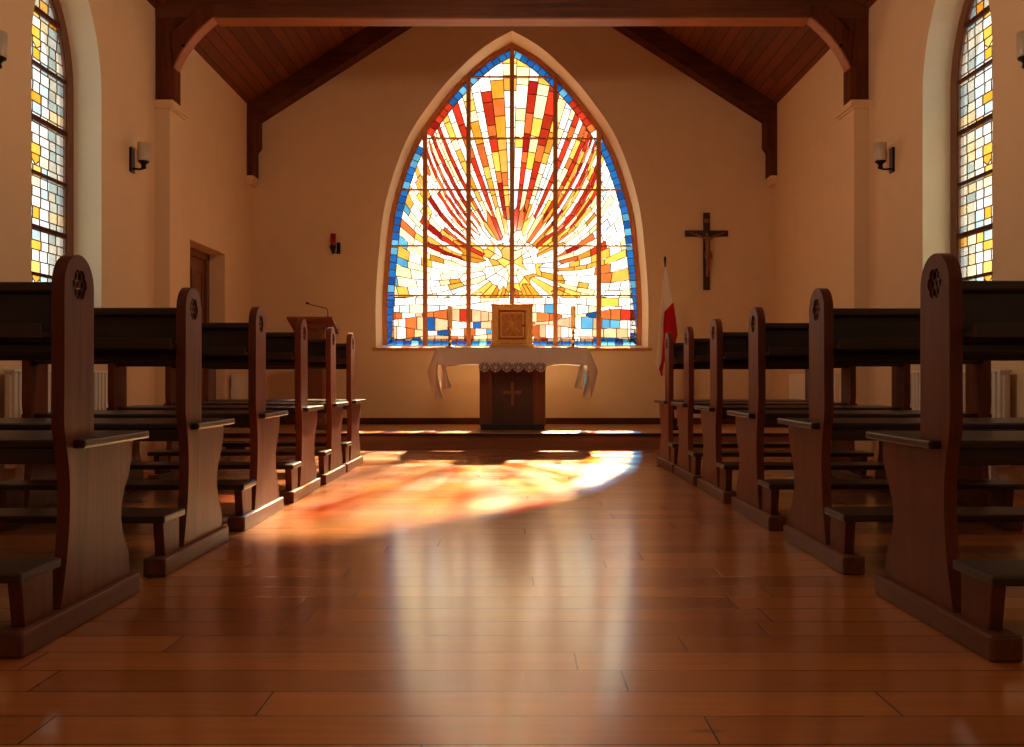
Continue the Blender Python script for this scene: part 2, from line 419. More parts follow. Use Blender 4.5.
for s in (-1, 1):
    hb = .235
    sub(MB().prism([[(s*SW, EAVE-.0), (s*SW, EAVE-hb), (0, RIDGE-hb), (0, RIDGE-.0)]], fY, YW-.2, YW-.001), 'rafter', M['beam_x'], rt, .006)
    pp = [(s*SW, EAVE-.05), (s*2.735, EAVE-.12), (s*2.735, 3.16), (s*2.775, 3.10), (s*2.775, 2.825), (s*SW, 2.825)]
    sub(MB().prism([pp], fY, YW-.202, YW-.001), 'wall_post', M['beam_z'], rt, .005)

# ------------------------------------------------------------------ stained glass
def leaded(cells, fn, root, glassmat, lead=.0046, name='glass'):
    """cells: [(polygon, colour)] in 2-D; fn(u, v, t) maps to root space"""
    gv, gf, gc = [], [], []; lb = MB()
    for poly, c in cells:
        if area(poly) < 0: poly = poly[::-1]
        n = len(poly); k = len(gv)
        gv += [fn(p[0], p[1], 0) for p in poly]; gf.append(list(range(k, k+n))); gc.append(c)
        ins = offset(poly, lead)
        lb.add([fn(p[0], p[1], -.004) for p in poly]+[fn(p[0], p[1], -.004) for p in ins]+[fn(p[0], p[1], .002) for p in ins],
               [(i, (i+1) % n, n+(i+1) % n, n+i) for i in range(n)]+[(n+i, n+(i+1) % n, 2*n+(i+1) % n, 2*n+i) for i in range(n)])
    me = bpy.data.meshes.new(name); me.from_pydata(gv, [], gf)
    at = me.color_attributes.new('pane', 'FLOAT_COLOR', 'CORNER'); i = 0
    for f, c in zip(gf, gc):
        for _ in f: at.data[i].color = (c[0], c[1], c[2], 1); i += 1
    me.materials.append(glassmat); o = bpy.data.objects.new(name, me); COL.objects.link(o); o.parent = root
    lo = lb.build('leading', M['lead'], root, recalc=False)
    return o

R = random.Random(23)
def col(kind):
    base = {'white': (250, 243, 222), 'cream': (252, 224, 168), 'amber': (246, 180, 76), 'gold': (240, 160, 50), 'orange': (226, 112, 52), 'red': (200, 52, 30),
            'deep': (160, 26, 22), 'blue': (28, 96, 170), 'sky': (92, 170, 214), 'pale': (206, 226, 236), 'peach': (240, 184, 140), 'grey': (226, 226, 214), 'navy': (20, 72, 140)}[kind]
    g = {'white': .72, 'pale': .58, 'grey': .6, 'cream': .62, 'amber': .48, 'peach': .46}.get(kind, .40)
    c = [v*g for v in lin(base)[:3]]; j = R.uniform(.62, 1.12)
    return tuple(min(1, v*j*R.uniform(.95, 1.05)) for v in c[:3])
def pick(w):
    t = R.uniform(0, sum(w.values()))
    for k, v in w.items():
        t -= v
        if t <= 0: return k
    return k
def z_of(y): return EYE+(378-y)/88.8
def big_window_cells():
    cells = []
    g0 = offset(arch_big_in, .022)              # inside the wooden frame
    inner = offset(g0, .07)
    inner = [p for p in inner]
    # blue / red edge band
    # resample band by arc length
    def resample(l, step):
        pts = l+[l[0]]; out = [pts[0]]; acc = 0
        for a, b in zip(pts, pts[1:]):
            d = math.hypot(b[0]-a[0], b[1]-a[1]); t = step-acc
            while t < d:
                out.append((a[0]+(b[0]-a[0])*t/d, a[1]+(b[1]-a[1])*t/d)); t += step
            acc = (acc+d) % step if d >= step-acc else acc+d
        return out
    rs = resample(g0, .085)
    cen = (0, 2.2)
    ri = offset(rs, .088)
    for i in range(len(rs)):
        j = (i+1) % len(rs); q = [rs[i], rs[j], ri[j], ri[i]]
        if abs(area(q)) < 1e-4: continue
        x, z = rs[i]
        if z > 3.93: k = pick({'blue': 5, 'sky': 1})
        elif z > 3.78: k = pick({'blue': 3, 'sky': 1})
        elif z > 3.42: k = pick({'red': 5, 'orange': 1, 'deep': 1})
        elif z > 3.30: k = pick({'pale': 3, 'sky': 2, 'white': 1})
        else: k = pick({'blue': 6, 'navy': 2, 'sky': 2.2})
        cells.append((q, col(k)))
    core = offset(rs, .088)
    if area(core) < 0: core = core[::-1]
    # remove kinks: convexify
    def hull(p):
        p = sorted(set(p)); 
        def half(q):
            o = []
            for a in q:
                while len(o) > 1 and (o[-1][0]-o[-2][0])*(a[1]-o[-2][1])-(o[-1][1]-o[-2][1])*(a[0]-o[-2][0]) <= 0: o.pop()
                o.append(a)
            return o
        return half(p)[:-1]+half(p[::-1])[:-1]
    core = hull(core)
    zb = z_of(298)
    top = clip(core, [(-3, zb), (3, zb), (3, 6), (-3, 6)])
    C = (0.0, z_of(262))
    def P(phi, r):
        k = .38*math.cos(phi)**3
        a = phi+k*r*(1 if math.sin(phi) > -.8 else .2)
        return (C[0]+r*math.cos(a), C[1]+r*math.sin(a))
    # fan of rays
    nsec = 106; edges = []; a = -PI/2
    ws = [R.uniform(.75, 1.3) for _ in range(nsec)]; tot = sum(ws)
    for w in ws: edges.append(a); a += 2*PI*w/tot
    edges.append(a)
    types = []
    prev = 'white'
    for i in range(nsec):
        mid = math.degrees((edges[i]+edges[i+1])/2)
        up = 8 < mid < 172
        if up: w = {'red': 6.5 if 50 < mid < 130 else 4.6, 'amber': 2.2, 'white': 3.8, 'cream': 1.0}
        elif -12 < mid <= 8 or 172 <= mid < 192: w = {'red': 2.2, 'amber': 2.4, 'white': 2.4}
        elif -38 < mid or False: w = {'white': 4, 'amber': 1.8, 'cream': 2}
        else: w = {'amber': 2, 'white': 3}
        if 192 <= mid < 218: w = {'white': 4, 'amber': 1.8, 'cream': 2}
        elif mid >= 218: w = {'amber': 2, 'white': 3}
        if prev in w: w = dict(w); w[prev] *= .12
        prev = pick(w); types.append(prev)
    def colour(t, u, v, r, mid):
        x = abs(u)
        side = x > .98 and v < 3.1
        if side:
            return pick({'white': 4, 'pale': 2.2, 'cream': 1.6, 'amber': 1.4, 'sky': .5, 'orange': .3} if t != 'red' else {'orange': 1.2, 'amber': 2, 'white': 3, 'pale': 1})
        if r < .36: return pick({'white': 3, 'cream': 2, 'amber': 2.5})
        if mid < -20 or mid > 200:
            if x < .35: return pick({'amber': 3, 'gold': 2, 'white': 1.6, 'orange': .6})
            return pick({'amber': 1.8, 'white': 4, 'pale': 1.3, 'cream': 1.5, 'gold': .7})
        if v > 3.95: return pick({'white': 3, 'cream': 2, 'amber': 1.6})
        if t == 'red': return pick({'red': 7, 'orange': 2, 'deep': 1.2, 'amber': .7, 'white': .6})
        if t == 'amber': return pick({'amber': 6, 'gold': 2.4, 'cream': 2, 'orange': 1.2, 'red': .4})
        if t == 'cream': return pick({'cream': 5, 'amber': 2, 'white': 2})
        return pick({'white': 6, 'cream': 1.5, 'pale': 1.8, 'amber': .6})
    def add(poly, t, r, mid):
        q = clip(poly, top)
        if not q: return
        u = sum(p[0] for p in q)/len(q); v = sum(p[1] for p in q)/len(q)
        cells.append((q, col(colour(t, u, v, r, mid))))
    # heart
    def nodes_(step): return [min(i, nsec) for i in range(0, nsec+step, step)]
    R1 = {i: R.uniform(.10, .20) for i in range(0, nsec+40)}; R1[nsec] = R1[0]
    R2 = {i: R.uniform(.27, .40) for i in range(0, nsec+40)}; R2[nsec] = R2[0]
    R3 = {i: R.uniform(.46, .66) for i in range(0, nsec+40)}; R3[nsec] = R3[0]
    for i in range(0, nsec, 18):
        j = min(i+18, nsec); a0, a1 = edges[i], edges[j]
        q = [P(a0, 0)]+[P(edges[k], R1[k]) for k in range(i, j+1) if k % 6 == 0 or k == nsec]
        if len(q) > 2: add(q, 'white', .1, 0)
    for i in range(0, nsec, 6):
        j = min(i+6, nsec); mid = math.degrees((edges[i]+edges[j])/2)
        m_ = R.uniform(.4, .6); h0 = P(edges[i], R1[i]*(1-m_)+R2[i]*m_); h1 = P(edges[j], R1[j]*(1-m_)+R2[j]*m_)
        outer_ = [P(edges[k], R2[k]) for k in range(j, i-1, -1) if k % 2 == 0 or k == nsec]
        add([P(edges[i], R1[i]), h0, h1, P(edges[j], R1[j])], types[i], .2, mid)
        add([h0]+outer_[::-1]+[h1], types[i], .3, mid)
    for i in range(0, nsec, 2):
        j = min(i+2, nsec); mid = math.degrees((edges[i]+edges[j])/2)
        om = [P(edges[k], R3[k]) for k in range(i, j+1)]
        t = types[i] if (types[i] != 'red' or R.random() < .5) else 'amber'
        add([P(edges[i], R2[i])]+om+[P(edges[j], R2[j])], t, .45, mid)
    for i in range(nsec):
        rr = R3[i]; rb = R3[i+1] if i+1 <= nsec else R3[0]
        while rr < 2.9:
            d_ = R.uniform(.11, .27) if rr > .8 else R.uniform(.10, .2); r2 = rr+d_; rb2 = r2 
            mid = math.degrees((edges[i]+edges[i+1])/2)
            add([P(edges[i], rr), P(edges[i], r2), P(edges[i+1], rb2), P(edges[i+1], rb)], types[i], rr, mid); rr = r2; rb = rb2
    # bottom landscape of cobbles
    bot = clip(core, [(-3, 0), (3, 0), (3, zb), (-3, zb)])
    zs = [zb, z_of(304), z_of(312)+0, z_of(320), z_of(328), z_of(336), core[0][1]-.05]
    zs[-1] = min(p[1] for p in core)-.001
    rows = []
    def wave(x, k): return .022*math.sin(x*3.1+k*1.7)+.016*math.sin(x*7.3+k*2.9)
    xs_prev = None
    for k in range(len(zs)-1):
        x = -1.6
        while x < 1.6:
            w = R.uniform(.10, .22) if k < 2 else R.uniform(.09, .2)
            x2 = x+w*(1 if k < 2 else .8)
            j0 = 0 if k == 0 else 1; j1 = 1 if k < len(zs)-2 else 0
            jx = R.uniform(-.02, .02) if k > 1 else 0
            q = [(x, zs[k+1]+j1*wave(x, k+1)), (x2, zs[k+1]+j1*wave(x2, k+1)), (x2+jx, zs[k]+j0*wave(x2, k)), (x+jx*0, zs[k]+j0*wave(x, k))]
            if k > 1: q = [(x, q[0][1]), (x2, q[1][1]), (x2, q[2][1]), (x, q[3][1])]
            c = clip(q, bot)
            if c:
                u = (x+x2)/2
                if k < 2: kk = pick({'white': 5, 'pale': 2, 'cream': 1, 'sky': .5, 'amber': .4})
                elif k == 2: kk = pick({'orange': 3, 'peach': 4, 'cream': 2, 'white': 1, 'blue': .4, 'red': .5})
                elif k == 3: kk = pick({'blue': 1.8, 'sky': 1.6, 'white': 3, 'peach': 2.4, 'orange': 1.4, 'navy': .5})
                elif k == 4: kk = pick({'peach': 3.4, 'orange': 1.6, 'sky': 1.0, 'blue': .7, 'white': 2})
                else: kk = pick({'peach': 4, 'cream': 2, 'orange': 1.4, 'red': .7, 'white': 1.4, 'blue': .6})
                cells.append((c, col(kk)))
            x = x2
    return cells, g0

YG = YW+.28
w1 = empty('window_1', (0, YG, .98), 'large pointed stained glass window of red and amber rays above the altar', 'window', kind='structure')
cells, g0 = big_window_cells()
Z0 = .98
fw = lambda u, v, t: (u, t, v-Z0)
leaded(cells, fw, w1, M['glass'])
mb = MB()
outer = arch_big_in; n = len(outer)
def ring(mb, a, b, fn, t0, t1):
    n = len(a)
    vs = [fn(p[0], p[1], t0) for p in a]+[fn(p[0], p[1], t0) for p in b]+[fn(p[0], p[1], t1) for p in a]+[fn(p[0], p[1], t1) for p in b]
    fs = []
    for i in range(n):
        j = (i+1) % n
        fs += [(i, j, n+j, n+i), (2*n+i, 3*n+i, 3*n+j, 2*n+j), (i, 2*n+i, 2*n+j, j), (n+i, n+j, 3*n+j, 3*n+i)]
    mb.add(vs, fs)
ring(mb, offset(arch_big, .040), g0, fw, -.045, .035)
ring(mb, g0, offset(g0, .014), fw, -.025, .02)
mb.build('frame', M['frame'], w1, .004)
def chord(x, loop):
    zz = []
    for i in range(len(loop)):
        a, b = loop[i], loop[(i+1) % len(loop)]
        if (a[0]-x)*(b[0]-x) <= 0 and a[0] != b[0]: zz.append(a[1]+(b[1]-a[1])*(x-a[0])/(b[0]-a[0]))
    return min(zz), max(zz)
def chordz(z, loop):
    xx = []
    for i in range(len(loop)):
        a, b = loop[i], loop[(i+1) % len(loop)]
        if (a[1]-z)*(b[1]-z) <= 0 and a[1] != b[1]: xx.append(a[0]+(b[0]-a[0])*(z-a[1])/(b[1]-a[1]))
    return min(xx), max(xx)
for k in range(-2, 3):
    x = k*.4875; a, b = chord(x+.001, g0)
    MB().box(x-.025, x+.025, -.05, .03, a-Z0-.01, b-Z0+.01).build('mullion', M['frame'], w1, .005)
for y in (77.5, 138.7, 190, 246, 295.5):
    z = z_of(y); a, b = chordz(z, g0)
    MB().box(a-.01, b+.01, -.03, .015, z-Z0-.008, z-Z0+.008).build('saddle_bar', M['frame'], w1, .003)
MB().box(-1.53, 1.53, -.31, -.0, -.028, .004).build('window_sill', M['frame'], w1, .006)

# side windows: pale quarry glass with amber motifs
def side_cells(loop, seed):
    rr = random.Random(seed); cells = []
    g = loop; lo = min(p[1] for p in g); hi = max(p[1] for p in g)
    z = lo; row = 0
    nx = 7; half = max(p[0] for p in g)
    while z < hi:
        h = .068+rr.uniform(-.008, .008); k = row % 11
        offs = rr.uniform(-.02, .02)
        xs = [-half+2*half*i/nx+(rr.uniform(-.014, .014) if 0 < i < nx else 0) for i in range(nx+1)]
        for i in range(nx):
            q = [(xs[i], z), (xs[i+1], z), (xs[i+1]+rr.uniform(-.004, .004), z+h), (xs[i], z+h)]
            q = clip(q, g)
            if not q: continue
            cm = abs(i-3)
            if (k in (1, 2, 3, 8) and cm == 0) or (k in (6,) and i == 4) or (k == 5 and cm == 0 and rr.random() < .5) or rr.random() < .03:
                c = lin(rr.choice([(244, 184, 70), (238, 164, 48), (246, 196, 100)]))
            elif rr.random() < .12: c = lin((250, 232, 190))
            elif rr.random() < .3: c = lin((180, 206, 214))
            else: c = lin(rr.choice([(226, 232, 226), (212, 224, 224), (236, 236, 222)]))
            j = rr.uniform(.8, 1.0); cc = tuple(v*j for v in c[:3])
            # motif cells are split into a diamond with corners
            if k == 2 and cm == 0:
                x0, x1 = q[0][0], q[1][0]; mz = z+h/2; mx_ = (x0+x1)/2
                cells.append(([(x0, z), (mx_, z), (x0, mz)], lin((226, 232, 226))[:3])); cells.append(([(x1, z), (x1, mz), (mx_, z)], lin((226, 232, 226))[:3]))
                cells.append(([(x0, mz), (mx_, z), (x1, mz), (x1, z+h), (x0, z+h)], cc))
            else: cells.append((q, cc))
        z += h; row += 1
    return cells
n = 2
for s in (-1, 1):
    for y in SIDE_Y:
        w = empty('window_%d' % n, (s*(SW+.215), y, 1.02), None, None, kind='structure')
        tag(w, 'tall pointed side window of pale leaded glass in the %s wall' % ('left' if s < 0 else 'right'), 'window'); n += 1
        outer = offset(SIDE_W, .012); gg = offset(SIDE_W, .095)
        f = lambda u, v, t, s=s: (s*t, u*(1 if s > 0 else -1), v-1.02)
        leaded(side_cells(gg, 5), f, w, M['glass_side'] if y == SIDE_Y[0] else M['glass_clear'], .0034)
        mb = MB(); ring(mb, outer, gg, f, -.03, .03); ring(mb, gg, offset(gg, .012), f, -.018, .018)
        mb.build('frame', M['frame_side'], w, .004)
        for k, z in enumerate((1.32, 1.62, 1.97, 2.32, 2.67, 3.02)):
            a, b = chordz(z, gg); t = .014 if k % 2 else .009
            mb = MB().box(-s*.022, s*.012, a, b, z-1.02-t, z-1.02+t); mb.build('saddle_bar', M['beam_x'], w)
        MB().box(-s*.20, s*.03, -.475, .475, -.02, .012).build('window_sill', M['stone'], w, .004)

# ------------------------------------------------------------------ door in its recess (left wall)
d = empty('door_1', (-SW-.18, 8.825, .147), 'brown panelled wooden door set in a recess of the left wall', 'door', kind='structure')
mb = MB(); mb.box(-.05, .03, -.50, -.43, 0, 1.72); mb.box(-.05, .03, .43, .50, 0, 1.72); mb.box(-.05, .03, -.50, .50, 1.66, 1.73); mb.build('door_frame', M['door'], d, .005)
lf = MB().box(-.04, 0, -.43, .43, .01, 1.66); lf = lf.build('door_leaf', M['door'], d, .004)
for (a, b) in ((-.36, -.04), (.04, .36)):
    for (p, q) in ((.15, .72), (.84, 1.55)):
        mb = MB(); fd = lambda u, v, t: (t, u, v)
        ring(mb, [(a, p), (b, p), (b, q), (a, q)], [(a+.025, p+.025), (b-.025, p+.025), (b-.025, q-.025), (a+.025, q-.025)], fd, 0, .012)
        mb.box(0, .006, a+.06, b-.06, p+.06, q-.06); mb.build('panel', M['door'], lf, .003)
MB().tube([(0, -.38, .80), (.045, -.38, .80), (.05, -.30, .80)], .008).build('door_handle', M['black'], d)
for z in (.25, 1.45): MB().tube([(.012, .44, z-.05), (.012, .44, z+.05)], .011).build('hinge', M['black'], d)

# ------------------------------------------------------------------ altar platform
pf = empty('altar_platform', (0, 8.63, 0), 'low wooden step across the church carrying the altar', 'platform')
p0 = MB().box(-SW, SW, .025, YW-8.635, 0, .115).build('riser', M['riser'], pf)
mb = MB().box(-SW, SW, 0, YW-8.635, .115, .147).build('deck', M['platform'], pf, .006)
tag(MB().box(-SW-.2, -2.35, 8.28, 8.627, 0, .1).build('door_step', M['platform'], bevel=.006), 'small wooden step below the recessed door', 'step')

# ------------------------------------------------------------------ pews
def arc(cy, cz, r, a0, a1, n):
    return [(cy+r*math.cos(math.radians(a0+(a1-a0)*i/n)), cz+r*math.sin(math.radians(a0+(a1-a0)*i/n))) for i in range(n+1)]
PROF = smooth_curve([(-.035, .055), (-.04, .12), (-.075, .18), (-.095, .235), (-.085, .30), (-.045, .36), (-.02, .41), (-.015, .466)], 4)
PROF += [(-.27, .466), (-.277, .50)]
PROF += arc(-.362, .895, .085, 0, 180, 18)
PROF += smooth_curve([(-.449, .62), (-.449, .53), (-.43, .45), (-.418, .38), (-.42, .28), (-.435, .18), (-.47, .055)], 4)
FOIL = []
for i in range(60):
    a = 2*PI*i/60; r = .034+.0075*abs(math.cos(3*a))**.7
    FOIL.append((-.362+r*math.cos(a), .901+r*math.sin(a)))
LEN = 1.09
ORD = ['nearest the camera', 'second from the camera', 'third from the camera', 'fourth from the camera', 'fifth from the camera', 'farthest, next to the altar step']
def make_pew(s, X, Y, label):
    root = empty('pew', (X, Y, 0), label, 'pew', 'dark wooden pews left of the aisle' if s < 0 else 'dark wooden pews right of the aisle')
    for e in (0, 1):
        x0, x1 = (.018, .052) if e == 0 else (LEN-.052, LEN-.018)
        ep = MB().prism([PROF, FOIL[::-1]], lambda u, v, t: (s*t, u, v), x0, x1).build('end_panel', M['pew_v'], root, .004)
        # carved six-lobed rosette set in the panel
        xf = x0 if e == 0 else x1; dr = 1 if e == 0 else -1
        mb = MB(); c = (-.362, .901)
        mb.box(s*(x0+.013), s*(x0+.021), c[0]-.044, c[0]+.044, c[1]-.044, c[1]+.044)
        mb.build('rosette_back', M['carve'], ep)
        if e == 0:
            mb = MB()
            for k in range(6):
                a = k*PI/3; cc = (c[0]+.0255*math.cos(a), c[1]+.0255*math.sin(a))
                mb.tube([(s*(xf+dr*.008), cc[0]+.0125*math.cos(t*PI/6), cc[1]+.0125*math.sin(t*PI/6)) for t in range(12)], .0024, 6, True)
            mb.tube([(s*(xf+dr*.008), c[0]+.009*math.cos(t*PI/6), c[1]+.009*math.sin(t*PI/6)) for t in range(12)], .0024, 6, True)
            mb.build('rosette', M['pew_y'], ep)
        kx = (0, .075) if e == 0 else (LEN-.075, LEN)
        MB().box(s*kx[0], s*kx[1], -.69, 0, 0, .06).build('foot_rail', M['pew_y'], root, .006)
        sx = (.022, .056) if e == 0 else (LEN-.056, LEN-.022)
        MB().prism([[(-.635, .055), (-.50, .055), (-.50, .178), (-.655, .178)]], lambda u, v, t: (s*t, u, v), s and sx[0], sx[1]).build('kneeler_bracket', M['pew_v'], root, .003)
    a, b = .05, LEN-.05
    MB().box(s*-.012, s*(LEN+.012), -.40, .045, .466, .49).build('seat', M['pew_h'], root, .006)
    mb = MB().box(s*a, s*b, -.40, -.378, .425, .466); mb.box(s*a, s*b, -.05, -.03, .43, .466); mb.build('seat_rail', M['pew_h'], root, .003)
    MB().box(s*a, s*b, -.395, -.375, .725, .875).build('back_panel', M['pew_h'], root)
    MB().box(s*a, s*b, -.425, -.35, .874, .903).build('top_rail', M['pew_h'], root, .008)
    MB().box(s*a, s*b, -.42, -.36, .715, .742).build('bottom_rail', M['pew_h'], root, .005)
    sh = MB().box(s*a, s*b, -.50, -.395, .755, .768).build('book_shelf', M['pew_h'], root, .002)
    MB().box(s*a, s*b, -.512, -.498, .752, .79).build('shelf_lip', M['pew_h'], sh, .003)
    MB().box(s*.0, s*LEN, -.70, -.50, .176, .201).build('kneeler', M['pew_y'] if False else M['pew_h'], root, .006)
    return root
LY = [2.87, 3.77, 4.68, 5.58, 6.43, 7.18]
RY = [2.84, 3.80, 4.70, 5.56, 6.37, 7.12]
for i in range(6):
    make_pew(-1, -1.135, LY[i], 'dark wooden pew in the row left of the aisle, '+ORD[i])
    make_pew(1, 1.095, RY[i], 'dark wooden pew in the row right of the aisle, '+ORD[i])

# ------------------------------------------------------------------ altar
PT = .147
AX = .0
al = empty('altar_table', (AX, 9.13, PT), 'dark brown altar table with a carved cross, under a white cloth', 'altar')
H = .938-PT
tp = MB().box(-.70, .71, -.17, .42, H-.045, H-.004).build('tabletop', M['alt_a'], al, .004)
ped = MB(); ped.box(-.315, .325, .02, .30, .04, H-.045); 
ped.box(-.315, -.19, 0, .03, .04, H-.045); ped.box(.20, .325, 0, .03, .04, H-.045)
ped.build('pedestal', M['alt_a'], al, .003)
MB().box(-.19, .20, .012, .024, .05, H-.06).build('front_panel', M['alt_b'], al)
MB().box(-.305, .315, -.012, .29, 0, .055).build('plinth', M['plinth'], al, .004)
cz = .345
MB().box(-.012, .018, .002, .014, cz-.11, cz+.12).box(-.085, .09, .0015, .0145, cz+.005, cz+.033).build('carved_cross', M['lect'], al, .002)

# altar cloth
def cloth_mesh():
    mb = MB(); zt = .942; x0, x1, y0, y1 = -.715, .725, 8.945, 9.565
    # perimeter: walk front edge left->right, right side, back edge
    per = []
    nf = 72
    for i in range(nf+1): per.append((x0+(x1-x0)*i/nf, y0, 0, -1, 'f', i/nf))
    ns = 26
    for i in range(1, ns): per.append((x1, y0+(y1-y0)*i/ns, 1, 0, 'r', i/ns))
    for i in range(nf+1): per.append((x1-(x1-x0)*i/nf, y1, 0, 1, 'b', i/nf))
    for i in range(1, ns): per.append((x0, y1-(y1-y0)*i/ns, -1, 0, 'l', 1-i/ns))
    n = len(per); rows = 13
    def drop(p):
        if p[4] in 'fb': return .165
        return .49-.05*p[5]
    vs = [(p[0], p[1], zt) for p in per]
    for r in range(1, rows+1):
        t = r/rows
        for i, p in enumerate(per):
            dr = drop(p)
            k = dr*t
            x, y = p[0], p[1]
            if p[4] in 'fb':
                wv = .006*math.sin(p[0]*19)+.004*math.sin(p[0]*43+1)
                edge = min(p[5], 1-p[5])
                yy = y+p[3]*(.006+t*(.012+wv)); zz = zt-k+.006*t*math.sin(p[0]*14+.6)
                vs.append((x+(.0 if edge > .03 else 0), yy, zz))
            else:
                # side falls: swing outward, then fold back in
                sw = .062*min(1, k/.23) - max(0, k-.23)*.26
                fold = .032*math.sin(p[5]*PI*5+.8)*min(1, k/.2)
                vs.append((x+p[2]*(.004+sw+fold), y+(.5-p[5])*.10*t, zt-k-.02*abs(math.sin(p[5]*PI*2.5))*t))
    fs = []
    for r in range(rows):
        for i in range(n):
            j = (i+1) % n
            # the cloth is open at the four corners below the front drop
            k = r*n
            fs.append((k+i, k+j, k+n+j, k+n+i))
    mb.add(vs, fs, True)
    # top sheet
    mb.add([(x0, y0, zt), (x1, y0, zt), (x1, y1, zt), (x0, y1, zt)], [(0, 1, 2, 3)])
    # folded corner tails hanging inside each end
    for sx in (-1, 1):
        cx = x0 if sx < 0 else x1
        vs = []; fs = []; m = 9; q = 12
        for r in range(q+1):
            t = r/q
            for c in range(m):
                u = c/(m-1)
                x = cx-sx*(.035+.03*t+u*(.03+.03*t))
                y = y0+.03+.02*math.sin(u*PI*2.4)*(.4+t)+.05*t
                vs.append((x, y, zt-.15-t*.25+.02*u*t))
        for r in range(q):
            for c in range(m-1): k = r*m+c; fs.append((k, k+1, k+m+1, k+m))
        mb.add(vs, fs, True)
    return mb
cl = cloth_mesh().build('altar_cloth', M['cloth'])
tag(cl, 'white linen cloth with a lace edge draped over the altar table', 'tablecloth')
sd = cl.modifiers.new('thick', 'SOLIDIFY'); sd.thickness = .002
mb = MB()
for k in range(6):
    cx = -.262+k*.107; z = .752; yl = 8.915; rad = .049
    for rr_, th in ((rad*.97, .003), (rad*.6, .003)):
        mb.tube([(cx+rr_*math.cos(t*PI/8), yl, z+rr_*math.sin(t*PI/8)*.95) for t in range(16)], th, 5, True)
    for a in range(8):
        an = a*PI/4+.2; mb.tube([(cx+rad*.3*math.cos(an), yl, z+rad*.3*math.sin(an)), (cx+rad*.98*math.cos(an), yl, z+rad*.95*math.sin(an))], .003, 5)
lc = mb.build('lace_trim', M['lace'], cl); lc['label'] = 'beige lace medallions along the scalloped hem'
mb = MB()
for k in range(6):
    cx = -.262+k*.107; mb.prism([[(cx+.054*math.cos(t*PI/12), .757+.052*math.sin(t*PI/12)) for t in range(24)]], lambda u, v, t: (u, t, v), 8.919+.0007*k, 8.923+.0007*k)
mb.build('scalloped_hem', M['cloth'], lc)

# tabernacle
tb = empty('tabernacle', (.002, 9.3, .944), 'golden tabernacle box with an engraved cross door, standing on the altar cloth', 'tabernacle')
mb = MB().box(-.225, .225, -.13, .19, 0, .022).box(-.212, .212, -.12, .18, .022, .045); mb.build('base', M['gold'], tb, .004)
mb = MB(); mb.box(-.20, .20, -.06, .17, .045, .42); mb.box(-.20, -.135, -.105, -.06, .045, .42); mb.box(.135, .20, -.105, -.06, .045, .42)
mb.box(-.135, .135, -.105, -.06, .37, .42); mb.box(-.135, .135, -.105, -.06, .045, .085); mb.box(-.208, .208, -.115, .178, .42, .432)
mb.build('body', M['gold'], tb, .004)
dd = MB().box(-.125, .125, -.085, -.06, .095, .362).build('door', M['gold_dark'], tb, .005)
mb = MB(); zc = .235
for s in (-1, 1): mb.tube([(-.085*s, -.086, zc-.085), (.085*s, -.086, zc+.085)], .006, 6)
mb.tube([(0, -.086, zc-.10), (0, -.086, zc+.09)], .005, 6); mb.tube([(.018+.018*math.cos(t*PI/6), -.086, zc+.078+.018*math.sin(t*PI/6)) for t in range(12)], .004, 6, True)
ring(mb, [(-.115, .105), (.115, .105), (.115, .352), (-.115, .352)], [(-.102, .118), (.102, .118), (.102, .339), (-.102, .339)], lambda u, v, t: (u, t, v), -.092, -.084)
mb.build('engraved_monogram', M['gold'], dd)
MB().tube([(.108, -.09, .22), (.108, -.098, .22)], .009, 10).build('keyhole', M['black'], dd)

# candlesticks with candles
def candlestick(x, label):
    c = empty('candlestick', (x, 9.22, .944), label, 'candlestick', 'brass candlesticks on the altar')
    MB().lathe([(.058, 0), (.058, .006), (.05, .014), (.03, .022), (.014, .035), (.010, .06), (.02, .075), (.022, .085), (.010, .098), (.009, .13), (.017, .142), (.019, .152), (.010, .165), (.010, .18), (.024, .192), (.03, .20), (.03, .204), (.012, .206)], 0, 0, 20).build('stem', M['brass'], c)
    mb = MB().lathe([(.024, .205), (.025, .21), (.025, .405), (.02, .412), (.004, .41)], 0, 0, 18); k = mb.build('candle', M['wax'], c)
    MB().tube([(0, 0, .408), (.002, 0, .42)], .0018, 6).build('wick', M['black'], k)
candlestick(-.608, 'brass candlestick with a pale candle, left of the golden tabernacle')
candlestick(.60, 'brass candlestick with a pale candle, right of the golden tabernacle')

# lectern
le = empty('lectern', (-1.95, 9.15, PT), 'brown wooden lectern with a slanted reading desk, left of the altar', 'lectern')
LZ = 1.226-PT
mb = MB().box(-.135, .13, 0, .20, .05, LZ-.09); mb.build('body', M['lect'], le, .004)
MB().box(-.11, .105, -.012, 0, .12, LZ-.14).build('front_panel', M['alt_a'], le, .003)
MB().box(-.16, .155, -.03, .23, 0, .05).build('plinth', M['alt_a'], le, .005)
# slanted desk: high edge towards the nave
fd = lambda u, v, t: (t, u, v)
dk = MB().prism([[(-.15, LZ-.005), (.215, LZ-.135), (.222, LZ-.115), (-.143, LZ+.015)]], fd, -.21, .23).build('desk', M['lect'], le, .003)
MB().prism([[(.205, LZ-.128), (.222, LZ-.135), (.235, LZ-.085), (.222, LZ-.08)]], fd, -.21, .23).build('book_stop', M['lect'], dk, .002)
MB().box(-.15, .145, -.06, .0, LZ-.10, LZ-.045).build('neck', M['alt_a'], le, .003)
mi = empty('microphone', (-1.775, 9.06, 1.237), 'thin black gooseneck microphone on the lectern', 'microphone')
mb = MB().lathe([(.016, -.006), (.016, .006), (.006, .012)], 0, 0, 14); mb.build('socket', M['black'], mi)
gp = smooth_curve([(0, 0, ), (-.001, .055), (-.012, .082), (-.06, .097), (-.13, .113), (-.19, .133)], 4)
